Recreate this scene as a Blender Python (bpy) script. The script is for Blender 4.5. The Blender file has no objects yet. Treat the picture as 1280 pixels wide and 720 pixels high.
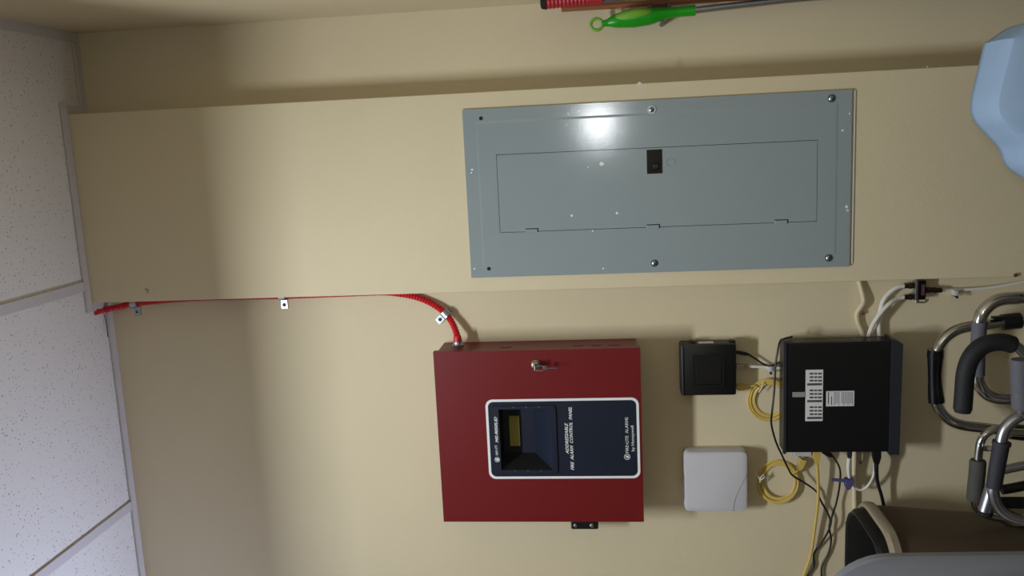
import bpy, bmesh, math, random
from mathutils import Vector, Matrix
from mathutils.geometry import tessellate_polygon
random.seed(7)
S = bpy.context.scene
COL = S.collection

# ------------------------------------------------------------------ camera
EYE = Vector((0, 0, 1.45))                  # phone held sideways: the frame is rolled a quarter turn
F, PITCH, YAW, ROLL = 1083.656, .109703, .167113, -.029025
_c, _s = math.cos, math.sin
FWD = Vector((-_s(YAW)*_c(PITCH), _c(YAW)*_c(PITCH), _s(PITCH)))
_r = Vector((_c(YAW), _s(YAW), 0)); _u = _r.cross(FWD)
RIGHT = _c(ROLL)*_r + _s(ROLL)*_u
UP = -_s(ROLL)*_r + _c(ROLL)*_u
cam = bpy.data.cameras.new('camera'); cam.sensor_width = 36; cam.lens = F/1280*36; cam.clip_start = .02
co = bpy.data.objects.new('camera', cam); COL.objects.link(co); S.camera = co
m3 = Matrix((-UP, RIGHT, -FWD)).transposed()
co.matrix_world = Matrix.Translation(EYE) @ m3.to_4x4()

# ------------------------------------------------------------------ world, light, exposure
W = bpy.data.worlds.new('world'); S.world = W; W.use_nodes = True
W.node_tree.nodes['Background'].inputs[0].default_value = (.55, .7, 1, 1)
W.node_tree.nodes['Background'].inputs[1].default_value = .05
vs = S.view_settings
vs.view_transform = 'Standard'; vs.look = 'None'; vs.gamma = 1; vs.exposure = -.32; vs.use_curve_mapping = False
def area(name, loc, target, sx, sy, power, color, spread=180, shape='RECTANGLE'):
    l = bpy.data.lights.new(name, 'AREA'); l.shape = shape; l.size = sx; l.size_y = sy
    l.energy = power; l.color = color; l.spread = math.radians(spread)
    o = bpy.data.objects.new(name, l); COL.objects.link(o); o.location = loc
    o.rotation_euler = (Vector(target)-Vector(loc)).to_track_quat('-Z', 'Y').to_euler()
    return o
H = 1.45+1.19136                             # ceiling height
area('troffer_light', (-.56, .68, H+.094), (-.56, .68, 0), .44, .12, 36, (.88, .945, 1))
area('ceiling_fill_light', (-2.5, 1.4, 1.1), (-1.38, 1.35, H), .8, .8, 10.8, (.57, .67, 1), 47)  # added bluish fill aimed up to brighten the ceiling, no known source
area('phone_flash', (.066, -.02, 1.468), (.03, 1.9, 1.45), .13, .02, 2.1, (.93, .97, 1), 180, 'ELLIPSE')

# ------------------------------------------------------------------ materials
def lin(c): return c/12.92 if c <= .04045 else ((c+.055)/1.055)**2.4
def srgb(r, g, b): return (lin(r/255), lin(g/255), lin(b/255), 1)
def mat(name, rgb, rough=.5, metal=0, noise=0, nscale=20, bump=0, bscale=200, coat=0, trans=0, spec=.5, stretch=None):
    m = bpy.data.materials.new(name); m.use_nodes = True
    N = m.node_tree.nodes; L = m.node_tree.links; b = N['Principled BSDF']
    c = srgb(*rgb)
    b.inputs['Base Color'].default_value = c; b.inputs['Roughness'].default_value = rough
    b.inputs['Metallic'].default_value = metal; b.inputs['Specular IOR Level'].default_value = spec
    b.inputs['Coat Weight'].default_value = coat; b.inputs['Transmission Weight'].default_value = trans
    tc = N.new('ShaderNodeTexCoord'); mp = N.new('ShaderNodeMapping'); L.new(tc.outputs['Object'], mp.inputs[0])
    if stretch: mp.inputs['Scale'].default_value = stretch
    if noise:
        n = N.new('ShaderNodeTexNoise'); n.inputs['Scale'].default_value = nscale; n.inputs['Detail'].default_value = 4
        L.new(mp.outputs[0], n.inputs['Vector'])
        x = N.new('ShaderNodeMixRGB'); x.inputs[1].default_value = tuple(v*(1-noise) for v in c[:3])+(1,)
        x.inputs[2].default_value = tuple(min(1, v*(1+noise)) for v in c[:3])+(1,)
        L.new(n.outputs['Fac'], x.inputs[0]); L.new(x.outputs[0], b.inputs['Base Color'])
    if bump:
        n2 = N.new('ShaderNodeTexNoise'); n2.inputs['Scale'].default_value = bscale
        L.new(mp.outputs[0], n2.inputs['Vector'])
        bp = N.new('ShaderNodeBump'); bp.inputs['Strength'].default_value = bump; bp.inputs['Distance'].default_value = .002
        L.new(n2.outputs['Fac'], bp.inputs['Height']); L.new(bp.outputs[0], b.inputs['Normal'])
    return m
def tile_mat():
    m = mat('speckled acoustic tile', (226, 220, 214), .9, bump=.25, bscale=90)
    N = m.node_tree.nodes; L = m.node_tree.links; b = N['Principled BSDF']
    tc = N.new('ShaderNodeTexCoord')
    v = N.new('ShaderNodeTexVoronoi'); v.inputs['Scale'].default_value = 120; v.inputs['Randomness'].default_value = 1
    L.new(tc.outputs['Object'], v.inputs['Vector'])
    n = N.new('ShaderNodeTexNoise'); n.inputs['Scale'].default_value = 60; L.new(tc.outputs['Object'], n.inputs['Vector'])
    r = N.new('ShaderNodeValToRGB'); r.color_ramp.elements[0].position = .06; r.color_ramp.elements[1].position = .26
    r.color_ramp.elements[0].color = srgb(146, 134, 124); r.color_ramp.elements[1].color = srgb(226, 220, 214)
    a = N.new('ShaderNodeMath'); a.operation = 'MULTIPLY_ADD'; a.inputs[1].default_value = .45; 
    L.new(n.outputs['Fac'], a.inputs[0]); L.new(v.outputs['Distance'], a.inputs[2])
    s = N.new('ShaderNodeMath'); s.operation = 'SUBTRACT'; s.inputs[1].default_value = .2; L.new(a.outputs[0], s.inputs[0])
    L.new(s.outputs[0], r.inputs[0]); L.new(r.outputs[0], b.inputs['Base Color'])
    return m
M = dict(
    wall=mat('cream wall paint', (214, 200, 167), .62, noise=.03, nscale=6, bump=.12, bscale=260),
    tile=tile_mat(),
    grid=mat('white ceiling grid', (204, 197, 195), .5),
    void=mat('dark ceiling void', (60, 56, 52), .9),
    floor=mat('grey vinyl floor', (82, 74, 62), .5, noise=.1, nscale=40),
    panelgrey=mat('grey enamel', (147, 158, 161), .125, spec=.8, noise=.03, nscale=9, bump=.04, bscale=420),
    gap=mat('dark gap', (30, 32, 34), .8),
    red=mat('red enamel', (108, 13, 18), .42, noise=.05, nscale=12, bump=.05, bscale=500),
    redcable=mat('red armor', (196, 20, 34), .35),
    navy=mat('navy overlay', (21, 29, 46), .4, noise=.06, nscale=30),
    navydark=mat('navy bezel', (17, 25, 44), .45),
    blackdeep=mat('black recess', (10, 11, 14), .6),
    white=mat('white print', (232, 232, 232), .5),
    lcd=mat('olive lcd glass', (150, 144, 78), .2, noise=.05, nscale=60),
    zinc=mat('zinc steel', (168, 178, 186), .33, 1),
    brass=mat('dull nickel', (170, 160, 140), .3, 1),
    darkbrass=mat('dark metal', (92, 80, 74), .3, 1),
    chrome=mat('chrome tube', (196, 194, 192), .2, 1, noise=.1, nscale=30),
    silver=mat('satin aluminium', (176, 178, 184), .34, 1, noise=.05, nscale=40),
    black=mat('black plastic', (14, 14, 16), .42, noise=.1, nscale=60, bump=.08, bscale=500),
    blackgloss=mat('black glossy vinyl', (10, 10, 12), .14, coat=.3),
    charcoal=mat('charcoal bezel', (42, 44, 50), .4),
    foamblack=mat('black foam', (19, 20, 23), .7, noise=.2, nscale=120, bump=.3, bscale=300),
    foamgrey=mat('grey foam', (92, 92, 100), .75, noise=.12, nscale=120, bump=.3, bscale=300),
    foamdark=mat('dark grey foam', (44, 44, 52), .7, noise=.12, nscale=120, bump=.3, bscale=300),
    foamworn=mat('worn grey foam', (74, 72, 68), .8, noise=.3, nscale=60, bump=.4, bscale=200),
    ap=mat('white casing', (198, 196, 200), .45, bump=.03, bscale=400),
    paper=mat('label paper', (218, 218, 216), .6),
    ink=mat('grey ink', (70, 70, 74), .6),
    yellow=mat('yellow cable', (206, 178, 92), .45),
    cableblack=mat('black cable', (22, 20, 20), .45),
    coax=mat('white coax', (226, 222, 214), .45),
    violet=mat('violet hook and loop', (76, 72, 116), .8),
    rubber=mat('rubber', (16, 16, 16), .8),
    brown=mat('brown bin plastic', (76, 62, 48), .55, noise=.08, nscale=25, bump=.1, bscale=300),
    beige=mat('beige rim', (150, 138, 116), .5),
    bag=mat('black bag', (9, 9, 10), .5, bump=.3, bscale=40),
    bagedge=mat('black bag fold', (58, 58, 60), .45),
    chairgrey=mat('grey moulded plastic', (118, 120, 126), .38, bump=.05, bscale=400),
    blue=mat('pale blue sheet', (144, 168, 196), .8, noise=.05, nscale=14, bump=.15, bscale=350),
    green=mat('green plastic', (24, 150, 24), .3),
    lime=mat('lime rubber', (116, 172, 48), .55),
    redgrip=mat('red grip', (176, 30, 42), .5),
    wood=mat('varnished wood', (150, 92, 58), .45, noise=.25, nscale=14, stretch=(8, 8, 1)),
    bluegrey=mat('grey blue tube', (92, 98, 116), .4),
    peg=mat('grey peg', (92, 84, 78), .5),
    diffuser=mat('lamp diffuser', (240, 240, 236), .5),
)

# ------------------------------------------------------------------ helpers
def P(x, y, Y):                              # a point on the plane at depth Y, measured from the photograph
    d = FWD*F + RIGHT*(360-y) + UP*(640-x)
    return EYE + d*(Y/d.y)
def PZ(x, y, Z):
    d = FWD*F + RIGHT*(360-y) + UP*(640-x)
    return EYE + d*((Z-EYE.z)/d.z)
def obj(name, me, m, parent=None, smooth=False):
    o = bpy.data.objects.new(name, me); COL.objects.link(o)
    if m: me.materials.append(m)
    if smooth:
        me.polygons.foreach_set('use_smooth', [True]*len(me.polygons))
        try: me.set_sharp_from_angle(angle=math.radians(40))
        except Exception: pass
    if parent:
        o.parent = parent
        # meshes hold room coordinates; only the Empty of a thing is displaced
        if parent.type == 'EMPTY': o.matrix_parent_inverse = Matrix.Translation(-parent.location)
    return o
def tag(o, label=None, cat=None, group=None, kind=None):
    for k, v in (('label', label), ('category', cat), ('group', group), ('kind', kind)):
        if v: o[k] = v
    return o
def thing(name, loc, label, cat, group=None):
    o = bpy.data.objects.new(name, None); COL.objects.link(o); o.location = loc; o.empty_display_size = .05
    return tag(o, label, cat, group)
def fromgeo(vs_, fs):
    me = bpy.data.meshes.new('mesh'); me.from_pydata([tuple(v) for v in vs_], [], fs)
    bm = bmesh.new(); bm.from_mesh(me); bmesh.ops.recalc_face_normals(bm, faces=bm.faces); bm.to_mesh(me); bm.free()
    return me
def box(x0, x1, y0, y1, z0, z1, bev=0, seg=2):
    bm = bmesh.new(); bmesh.ops.create_cube(bm, size=1)
    for v in bm.verts: v.co = Vector(((x0+x1)/2+v.co.x*(x1-x0), (y0+y1)/2+v.co.y*(y1-y0), (z0+z1)/2+v.co.z*(z1-z0)))
    if bev: bmesh.ops.bevel(bm, geom=list(bm.edges), offset=bev, segments=seg, affect='EDGES', profile=.5)
    bmesh.ops.recalc_face_normals(bm, faces=bm.faces)
    me = bpy.data.meshes.new('mesh'); bm.to_mesh(me); bm.free(); return me
def join(*ms):
    bm = bmesh.new()
    for m in ms: bm.from_mesh(m)
    me = bpy.data.meshes.new('mesh'); bm.to_mesh(me); bm.free(); return me
def prism(outer, y0, y1, holes=(), slope=None, axis='y'):
    """(X,Z) outline with holes extruded from y0 (front) to y1; slope = front outline (same count)"""
    loops = [list(outer)]+[list(h) for h in holes]; front = [list(slope) if slope else loops[0]]+loops[1:]
    def v3(p, d): return (p[0], d, p[1]) if axis == 'y' else (p[0], p[1], d)
    V = []; Fc = []; base = []
    for lf, lb in zip(front, loops):
        base.append(len(V)); V += [v3(p, y0) for p in lf]+[v3(p, y1) for p in lb]
    tri = tessellate_polygon([[Vector((p[0], p[1], 0)) for p in l] for l in loops])
    idx = []
    for b, l in zip(base, loops): idx += [(b+i, b+len(l)+i) for i in range(len(l))]
    for t in tri:
        Fc.append([idx[i][0] for i in t]); Fc.append([idx[i][1] for i in reversed(t)])
    for b, l in zip(base, loops):
        n = len(l)
        for i in range(n):
            j = (i+1) % n; Fc.append([b+i, b+j, b+n+j, b+n+i])
    return fromgeo(V, Fc)
def rrect(x0, x1, z0, z1, r, n=5):
    out = []
    for cx, cz, a in ((x1-r, z1-r, 0), (x0+r, z1-r, 90), (x0+r, z0+r, 180), (x1-r, z0+r, 270)):
        for k in range(n+1):
            t = math.radians(a+90*k/n); out.append((cx+r*math.cos(t), cz+r*math.sin(t)))
    return out
def circle(cx, cz, r, n=16): return [(cx+r*math.cos(2*math.pi*k/n), cz+r*math.sin(2*math.pi*k/n)) for k in range(n)]
def catmull(pts, sub=8, closed=False):
    pts = [Vector(p) for p in pts]; n = len(pts); out = []
    rng = n if closed else n-1
    for i in range(rng):
        if closed: a, b, c, d = pts[(i-1) % n], pts[i], pts[(i+1) % n], pts[(i+2) % n]
        else: a, b, c, d = pts[max(i-1, 0)], pts[i], pts[i+1], pts[min(i+2, n-1)]
        for k in range(sub):
            t = k/sub
            out.append(.5*((2*b)+(c-a)*t+(2*a-5*b+4*c-d)*t*t+(3*b-a-3*c+d)*t**3))
    if not closed: out.append(pts[-1])
    return out
def tube(pts, r, n=10, sub=8, closed=False, cap=True, smooth=True):
    """r: number, or function of 0..1 along the path"""
    if smooth: pts = catmull(pts, sub, closed)
    else: pts = [Vector(p) for p in pts]
    N = len(pts); V = []; Fc = []
    T = []
    for i in range(N):
        a = pts[i-1] if (i or closed) else pts[0]; b = pts[(i+1) % N] if (i < N-1 or closed) else pts[-1]
        T.append((b-a).normalized() if (b-a).length > 1e-9 else Vector((0, 0, 1)))
    nrm = T[0].orthogonal().normalized()
    for i in range(N):
        nrm = (nrm-T[i]*nrm.dot(T[i])).normalized(); bi = T[i].cross(nrm)
        rr = r(i/(N-1)) if callable(r) else r
        for k in range(n):
            t = 2*math.pi*k/n; V.append(pts[i]+(nrm*math.cos(t)+bi*math.sin(t))*rr)
    for i in range(N if closed else N-1):
        j = (i+1) % N
        for k in range(n): Fc.append([i*n+k, i*n+(k+1) % n, j*n+(k+1) % n, j*n+k])
    if cap and not closed: Fc += [list(range(n)), [(N-1)*n+k for k in range(n)]]
    return fromgeo(V, Fc)
def cyl(a, b, r, r2=None, n=16):
    r2 = r if r2 is None else r2
    return tube([a, b], lambda t: r+(r2-r)*t, n, smooth=False)
def turned(a, b, prof, n=18):                # prof: (t, radius) along a..b
    a = Vector(a); b = Vector(b); d = (b-a).normalized(); u = d.orthogonal().normalized(); w = d.cross(u)
    V = []; Fc = []
    for t, r in prof:
        for k in range(n):
            q = 2*math.pi*k/n; V.append(a.lerp(b, t)+(u*math.cos(q)+w*math.sin(q))*max(r, 1e-5))
    for i in range(len(prof)-1):
        for k in range(n): Fc.append([i*n+k, i*n+(k+1) % n, (i+1)*n+(k+1) % n, (i+1)*n+k])
    Fc += [list(range(n)), [(len(prof)-1)*n+k for k in range(n)]]
    return fromgeo(V, Fc)
def loft(rings, cap=(True, True)):
    n = len(rings[0]); V = [p for r in rings for p in r]; Fc = []
    for i in range(len(rings)-1):
        for k in range(n): Fc.append([i*n+k, i*n+(k+1) % n, (i+1)*n+(k+1) % n, (i+1)*n+k])
    if cap[0]: Fc.append(list(range(n)))
    if cap[1]: Fc.append([(len(rings)-1)*n+k for k in range(n)])
    return fromgeo(V, Fc)
def text_mesh(s, a, b, height, Y, shear=0, bold=0, thick=.0004):
    """words running from point a to point b (X,Z of the baseline), facing the room"""
    cu = bpy.data.curves.new('text', 'FONT'); cu.body = s; cu.shear = shear; cu.offset = bold; cu.extrude = .5; cu.resolution_u = 2
    t = bpy.data.objects.new('text_source', cu)
    me = bpy.data.meshes.new_from_object(t); bpy.data.objects.remove(t); 
    xs = [v.co.x for v in me.vertices]; x0, x1 = min(xs), max(xs)
    d = Vector((b[0]-a[0], b[1]-a[1])); ln = d.length; d /= ln; up = Vector((-d.y, d.x))
    for v in me.vertices:
        px = (v.co.x-x0)/(x1-x0)*ln; pz = v.co.y/.7*height
        q = Vector(a)+d*px+up*pz
        v.co = Vector((q.x, Y-(thick if v.co.z > 0 else 0), q.y))
    return me
def xz(p): return (p.x, p.z)

YB, YM = 1.867265, 1.944090                  # face of the pilaster, main wall behind it
XL, XR, XW = -.32167, .108753, .292536       # pilaster left and right, right wall
LEFT, FRONT = -2.6, -1.9

# ------------------------------------------------------------------ room shell
def struct(name, me, m, parent=None): return tag(obj(name, me, m, parent), kind='structure')
struct('floor', box(LEFT, XW, FRONT, YM, -.1, 0), M['floor'])
struct('wall_back', box(LEFT-.1, XW+.1, YM, YM+.1, 0, H+.14), M['wall'])
struct('wall_pilaster', box(XL, XR, YB, YM, 0, H+.03, .0015, 2), M['wall'])
struct('wall_right', box(XW, XW+.1, FRONT, YM, 0, H+.14), M['wall'])
struct('wall_left', box(LEFT-.1, LEFT, FRONT, YM, 0, H+.14), M['wall'])
struct('wall_front', box(LEFT-.1, XW+.1, FRONT-.1, FRONT, 0, H+.14), M['wall'])
ceil = struct('ceiling', box(LEFT, XW, FRONT, YM, H+.11, H+.14), M['void'])
tee = .022
cols = [XW, -.280, -.845, -1.41, -1.975, LEFT]
rows = [YM, .96, .40, -.72, FRONT]
for i in range(5):
    for j in range(4):
        x1, x0 = cols[i]-.004, cols[i+1]+.004; y1, y0 = rows[j]-.004, rows[j+1]+.004
        if i == 1 and j == 1: continue       # the lamp sits in this cell
        if j == 0 and i < 2:
            xs_ = (x0, XR+.004) if i == 0 else (XL-.004, x1); xo = (XR+.004, x1) if i == 0 else (x0, XL-.004)
            obj('ceiling_tile', join(box(xs_[0], xs_[1], y0, YB-.004, H+.005, H+.019), box(xo[0], xo[1], y0, y1, H+.005, H+.019)), M['tile'], ceil)
            continue
        pl = [(x0, y0), (x1, y0), (x1, y1), (x0, y1)]
        obj('ceiling_tile', prism(pl, H+.005, H+.019, axis='z'), M['tile'], ceil)
for i in range(1, 5):
    y1 = YB if i == 1 else YM
    obj('tee_bar', box(cols[i]-tee/2, cols[i]+tee/2, FRONT, y1-.02, H, H+.004), M['grid'], ceil)
for j in range(1, 4):
    obj('cross_tee_bar', box(LEFT, XW, rows[j]-tee/2, rows[j]+tee/2, H+.0005, H+.0045), M['grid'], ceil)
A = .020                                      # wall angle flanges
for k, (x0, x1, y0, y1) in enumerate([(XW-A, XW, FRONT, YM), (XR, XW-A-.0012, YM-A, YM), (XR, XR+A, YB, YM-A-.0012),
        (XL-A, XR+A, YB-A, YB-.001), (XL-A, XL, YB, YM-A-.001), (LEFT, XL-.0012, YM-A, YM), (LEFT, LEFT+A, FRONT, YM-A), (LEFT+A, XW-A, FRONT, FRONT+A)]):
    struct('trim_%d' % (k+1), box(x0, x1, y0, y1, H-.0015, H+.0035), M['grid'])

# lamp in the ceiling; left wall frame and pane added to match the ceiling fill
t = thing('ceiling_lamp', (-.56, .68, H), 'recessed fluorescent ceiling lamp in the ceiling grid before the wall', 'ceiling lamp')
lo = [(-.833, .412), (-.292, .412), (-.292, .948), (-.833, .948)]
obj('frame', prism(lo, H+.001, H+.006, holes=[[(-.80, .45), (-.32, .45), (-.32, .91), (-.80, .91)]], axis='z'), M['grid'], t)
obj('trough', join(prism([(-.81, .44), (-.31, .44), (-.31, .92), (-.81, .92)], H+.006, H+.100, holes=[[(-.80, .45), (-.32, .45), (-.32, .91), (-.80, .91)]], axis='z'), box(-.81, -.31, .44, .92, H+.100, H+.106)), M['gap'], t)
obj('tube_holder', box(-.79, -.33, .61, .75, H+.0955, H+.0995), M['diffuser'], t)
w = struct('added_window_1', prism([(.9, .6), (1.9, .6), (1.9, 1.6), (.9, 1.6)], LEFT, LEFT+.03, holes=[[(.95, .65), (1.85, .65), (1.85, 1.55), (.95, 1.55)]]), M['grid'])  # made-up opening, unseen, stands behind the added ceiling fill
for v in w.data.vertices: v.co = Vector((v.co.y, v.co.x, v.co.z))
gl = obj('pane', box(LEFT+.004, LEFT+.01, 0.94, 1.86, .64, 1.56), M['diffuser'], w)

# ------------------------------------------------------------------ electrical panel
ex0, ex1 = -.28902, -.28902+.3625
ez1, ez0 = 1.45+.29673, 1.45+.29673-.80139
YP = YB-.0060                                  # its front face
t = thing('electrical_panel', ((ex0+ex1)/2, YB, ez0), 'large grey electrical breaker panel cover flush on the cream pilaster', 'electrical panel')
def rect(pa, pb, pc, pd): return [xz(p) for p in (pa, pb, pc, pd)]
door = rect(P(621, 193.5, YP), P(1023, 174.5, YP), P(1020.5, 276.5, YP), P(624, 291.5, YP))
dx0 = (door[2][0]+door[3][0])/2; dx1 = (door[0][0]+door[1][0])/2; dz0 = (door[1][1]+door[2][1])/2; dz1 = (door[0][1]+door[3][1])/2
b = .026
lx0, lx1, lz0, lz1 = P(818, 217, YP).x, P(818, 187, YP).x, P(827.5, 202, YP).z, P(808.5, 202, YP).z
o_out = [(ex0, ez0), (ex1, ez0), (ex1, ez1), (ex0, ez1)]
o_in = [(ex0+b, ez0+b), (ex1-b, ez0+b), (ex1-b, ez1-b), (ex0+b, ez1-b)]
dh = [(dx0, dz0), (dx1, dz0), (dx1, dz1), (dx0, dz1)]
flange = prism(o_out, YB-.0055, YB, holes=[o_in])
shoulder = prism(o_in, YP, YB-.0054, holes=[dh], slope=[(p[0]+(.005 if p[0] < -.1 else -.005), p[1]+(.005 if p[1] < 1.3 else -.005)) for p in o_in])
obj('cover', join(flange, shoulder), M['panelgrey'], t)
obj('backing', box(dx0, dx1, YB-.003, YB-.001, dz0, dz1), M['gap'], t)
g = .0011
d = obj('door', prism([(dx0+g, dz0+g), (dx1-g, dz0+g), (dx1-g, dz1-g), (dx0+g, dz1-g)], YP-.0005, YB-.0035, holes=[[(lx0, lz0), (lx1, lz0), (lx1, lz1), (lx0, lz1)]]), M['panelgrey'], t)
la = obj('latch', prism([(lx0+.0004, lz0+.0004), (lx1-.0004, lz0+.0004), (lx1-.0004, lz1-.0004), (lx0+.0004, lz1-.0004)], YP-.002, YB-.004,
    holes=[[(lx0+.008, lz0+.006), (lx0+.022, lz0+.006), (lx0+.022, lz1-.010), (lx0+.008, lz1-.010)]]), M['blackgloss'], d)
obj('latch_slide', box(lx0+.009, lx0+.021, YP-.0008, YB-.005, lz0+.007, lz1-.012, .001), M['black'], d)
em = P(838, 203, YP)
obj('embossed_ring', tube([(em.x+.0085*math.cos(a), YP-.0006, em.z+.0085*math.sin(a)) for a in [k*math.pi/8 for k in range(16)]], .0009, 6, 2, closed=True), M['panelgrey'], d, True)
for hx, hy in ((664.5, 289), (816, 284), (976, 278)):
    c = P(hx, hy, YP)
    hn = obj('hinge', box(c.x-.003, c.x+.0045, YP-.0016, YP+.004, c.z-.013, c.z+.013, .0008), M['panelgrey'], t)
    obj('hinge_slot', join(box(c.x+.0046, c.x+.0062, YP-.0012, YP+.003, c.z-.014, c.z+.013), box(c.x-.002, c.x+.0062, YP-.0012, YP+.003, c.z-.0148, c.z-.0132)), M['gap'], hn)
for sx, sy, kind in ((601, 148, 'd'), (611, 336, 'd'), (814.5, 137, 'r'), (818, 329, 's'), (1039.5, 123, 's'), (1036, 322.5, 's')):
    c = P(sx, sy, YP)
    if kind == 'd':
        sc = obj('screw', turned((c.x, YP+.001, c.z), (c.x, YP-.001, c.z), [(0, .0042), (1, .0036)]), M['rubber'], t, True)
    else:
        sc = obj('screw', turned((c.x, YP+.001, c.z), (c.x, YP-.003, c.z), [(0, .0062), (.4, .0062), (.85, .0045), (1, .001)]), M['zinc'], t, True)
        obj('screw_slot', box(c.x-.0035, c.x+.0035, YP-.0032, YP-.0024, c.z-.0006, c.z+.0006), M['gap'], sc)
        if kind == 'r': obj('washer', prism(circle(c.x, c.z, .0085), YP-.0012, YP, holes=[circle(c.x, c.z, .006)]), M['zinc'], sc)
        else: obj('washer', prism(circle(c.x, c.z, .0075), YP-.0008, YP, holes=[circle(c.x, c.z, .006)]), M['gap'], sc)
fl = []
for fx, fy, r in ((752, 205, 3.4), (771, 266.5, 1.9), (714.5, 269.5, 1.7), (735, 209, .9), (710.5, 142, 1.5), (590, 212, 1.6), (589, 216, 1.2), (741, 288.5, 1.2), (754, 335.5, 1.3), (593, 336, 1.4), (601.5, 171, 1.3), (1058, 258, 2.2), (1059.5, 263, 1.6), (1053, 163, 1.5), (1062, 142, 1.3)):
    edge = fx < 606 or fx > 1045 or fy > 330
    yy = YB-.0055 if edge else YP-.0005
    c = P(fx, fy, yy); r *= .00165
    fl.append(prism([(c.x+r*random.uniform(.7, 1.2)*math.cos(k*.785), c.z+r*random.uniform(.7, 1.2)*math.sin(k*.785)) for k in range(8)], yy-.0003, yy))
tag(obj('paint_flecks', join(*fl), M['white'], t), kind='stuff', label='white paint flecks')
obj('bare_edge', box(ex0+.005, ex1-.002, YB-.0025, YB, ez0-.0074, ez0-.0048), M['paper'], t)

# ------------------------------------------------------------------ red fire alarm panel
rx0, rx1 = -.847263, -.448551; rz1, rz0 = 1.45+.387577, 1.45-.065732; RY = 1.837168
t = thing('fire_alarm_panel', ((rx0+rx1)/2, YM, rz0), 'red wall mounted fire alarm control panel with navy display plate', 'alarm panel')
i_ = .004; th = .0015
bx0, bx1, bz0, bz1 = rx0+i_, rx1-i_, rz0+.006, rz1-.006
cab = join(prism([(bx0, bz0), (bx1, bz0), (bx1, bz1), (bx0, bz1)], RY+.014, YM, holes=[[(bx0+th, bz0+th), (bx1-th, bz0+th), (bx1-th, bz1-th), (bx0+th, bz1-th)]]),
           box(bx0+th, bx1-th, YM-.002, YM, bz0+th, bz1-th))
cabinet = obj('cabinet', cab, M['red'], t)
for kx, kr in ((632, .0125), (722.5, .012), (745, .012), (768, .014)):
    c = P(kx, 429, YM-.055)
    obj('knockout', turned((bx1-.0004, YM-.052, c.z), (bx1+.0012, YM-.052, c.z), [(0, kr), (.8, kr), (1, kr-.001)], 20), M['red'], cabinet)
# the door with a deep display well
wl = dict(x0=P(655, 587, RY).x, x1=P(655, 511, RY).x, z1=P(625, 545, RY).z, z0=P(690, 545, RY).z)
well = [(wl['x0'], wl['z0']), (wl['x1'], wl['z0']), (wl['x1'], wl['z1']), (wl['x0'], wl['z1'])]
dr = obj('door', join(prism([(rx0, rz0), (rx1, rz0), (rx1, rz1), (rx0, rz1)], RY, RY+.0015, holes=[well]),
    prism([(rx0, rz0), (rx1, rz0), (rx1, rz1), (rx0, rz1)], RY+.0015, RY+.015, holes=[[(rx0+.0015, rz0+.0015), (rx1-.0015, rz0+.0015), (rx1-.0015, rz1-.0015), (rx0+.0015, rz1-.0015)]])), M['red'], t)
pc = [P(607.5, 598, RY), P(607.5, 498.5, RY), P(799, 498, RY), P(799, 597.5, RY)]
px0, px1 = P(704, 598, RY).x, P(704, 498, RY).x; pz1, pz0 = P(609, 548, RY).z, P(799.5, 548, RY).z
bw = .0055
obj('plate_border', prism(rrect(px0, px1, pz0, pz1, .016), RY-.0012, RY, holes=[rrect(px0+bw, px1-bw, pz0+bw, pz1-bw, .012)]), M['white'], t)
plate = obj('display_plate', prism(rrect(px0+bw, px1-bw, pz0+bw, pz1-bw, .012), RY-.001, RY, holes=[well]), M['navy'], t)
bz = rrect(P(655, 592, RY).x, P(655, 506, RY).x, P(697, 548, RY).z, P(616.5, 548, RY).z, .008)
bezel = obj('bezel', prism([(p[0], p[1]) for p in bz], RY-.004, RY-.001, holes=[well], slope=[((p[0]-(wl['x0']+wl['x1'])/2)*.975+(wl['x0']+wl['x1'])/2, (p[1]-(wl['z0']+wl['z1'])/2)*.975+(wl['z0']+wl['z1'])/2) for p in bz]), M['navydark'], t)
DW = RY+.045
ft = [P(629, 513, DW), P(629, 566, DW), P(668, 566, DW), P(668, 510, DW)]
fr = [Vector((wl['x1'], RY-.003, wl['z1'])), Vector((wl['x0'], RY-.003, wl['z1'])), Vector((wl['x0'], RY-.003, wl['z0'])), Vector((wl['x1'], RY-.003, wl['z0']))]
fx1 = wl['x1']-.001; fx0 = ft[1].x; fz1 = (ft[0].z+ft[1].z)/2; fz0 = (ft[2].z+ft[3].z)/2
fb = [Vector((fx1, DW, fz1)), Vector((fx0, DW, fz1)), Vector((fx0, DW, fz0)), Vector((fx1, DW, fz0))]
wellob = obj('display_well', fromgeo(fr[:2]+fb[:2]+[fr[2], fb[2], fr[3], fb[3]], [[0, 1, 3, 2], [1, 4, 5, 3]]), M['blackdeep'], bezel)
obj('well_floor', fromgeo(fb+[fr[2], fr[3]], [[0, 1, 2, 3], [2, 4, 5, 3], [3, 5, 0]]), M['navydark'], bezel)
lc = [P(636.5, 520, DW-.004), P(637.5, 557.5, DW-.004), P(650, 557, DW-.004), P(649, 520, DW-.004)]
lx0_, lx1_ = lc[1].x, lc[0].x; lzz1, lzz0 = (lc[0].z+lc[1].z)/2, (lc[2].z+lc[3].z)/2
obj('lcd_screen', box(lx0_, lx1_, DW-.005, DW+.001, lzz0, lzz1, .0005), M['lcd'], bezel)
for sy, xs in ((509.5, (641.5, 657.5, 673.5)), (589, (644, 660, 676))):
    for sx in xs:
        c = P(sx, sy, RY-.004)
        obj('arrow_mark', prism([(c.x, c.z-.002), (c.x+.003, c.z), (c.x, c.z+.002)], RY-.0044, RY-.004), M['bluegrey'], bezel)
TY = RY-.001
def words(s, x0, y0, x1, y1, h, Y=TY, **k): return text_mesh(s, xz(P(x0, y0, Y)), xz(P(x1, y1, Y)), h, Y, **k)
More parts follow.
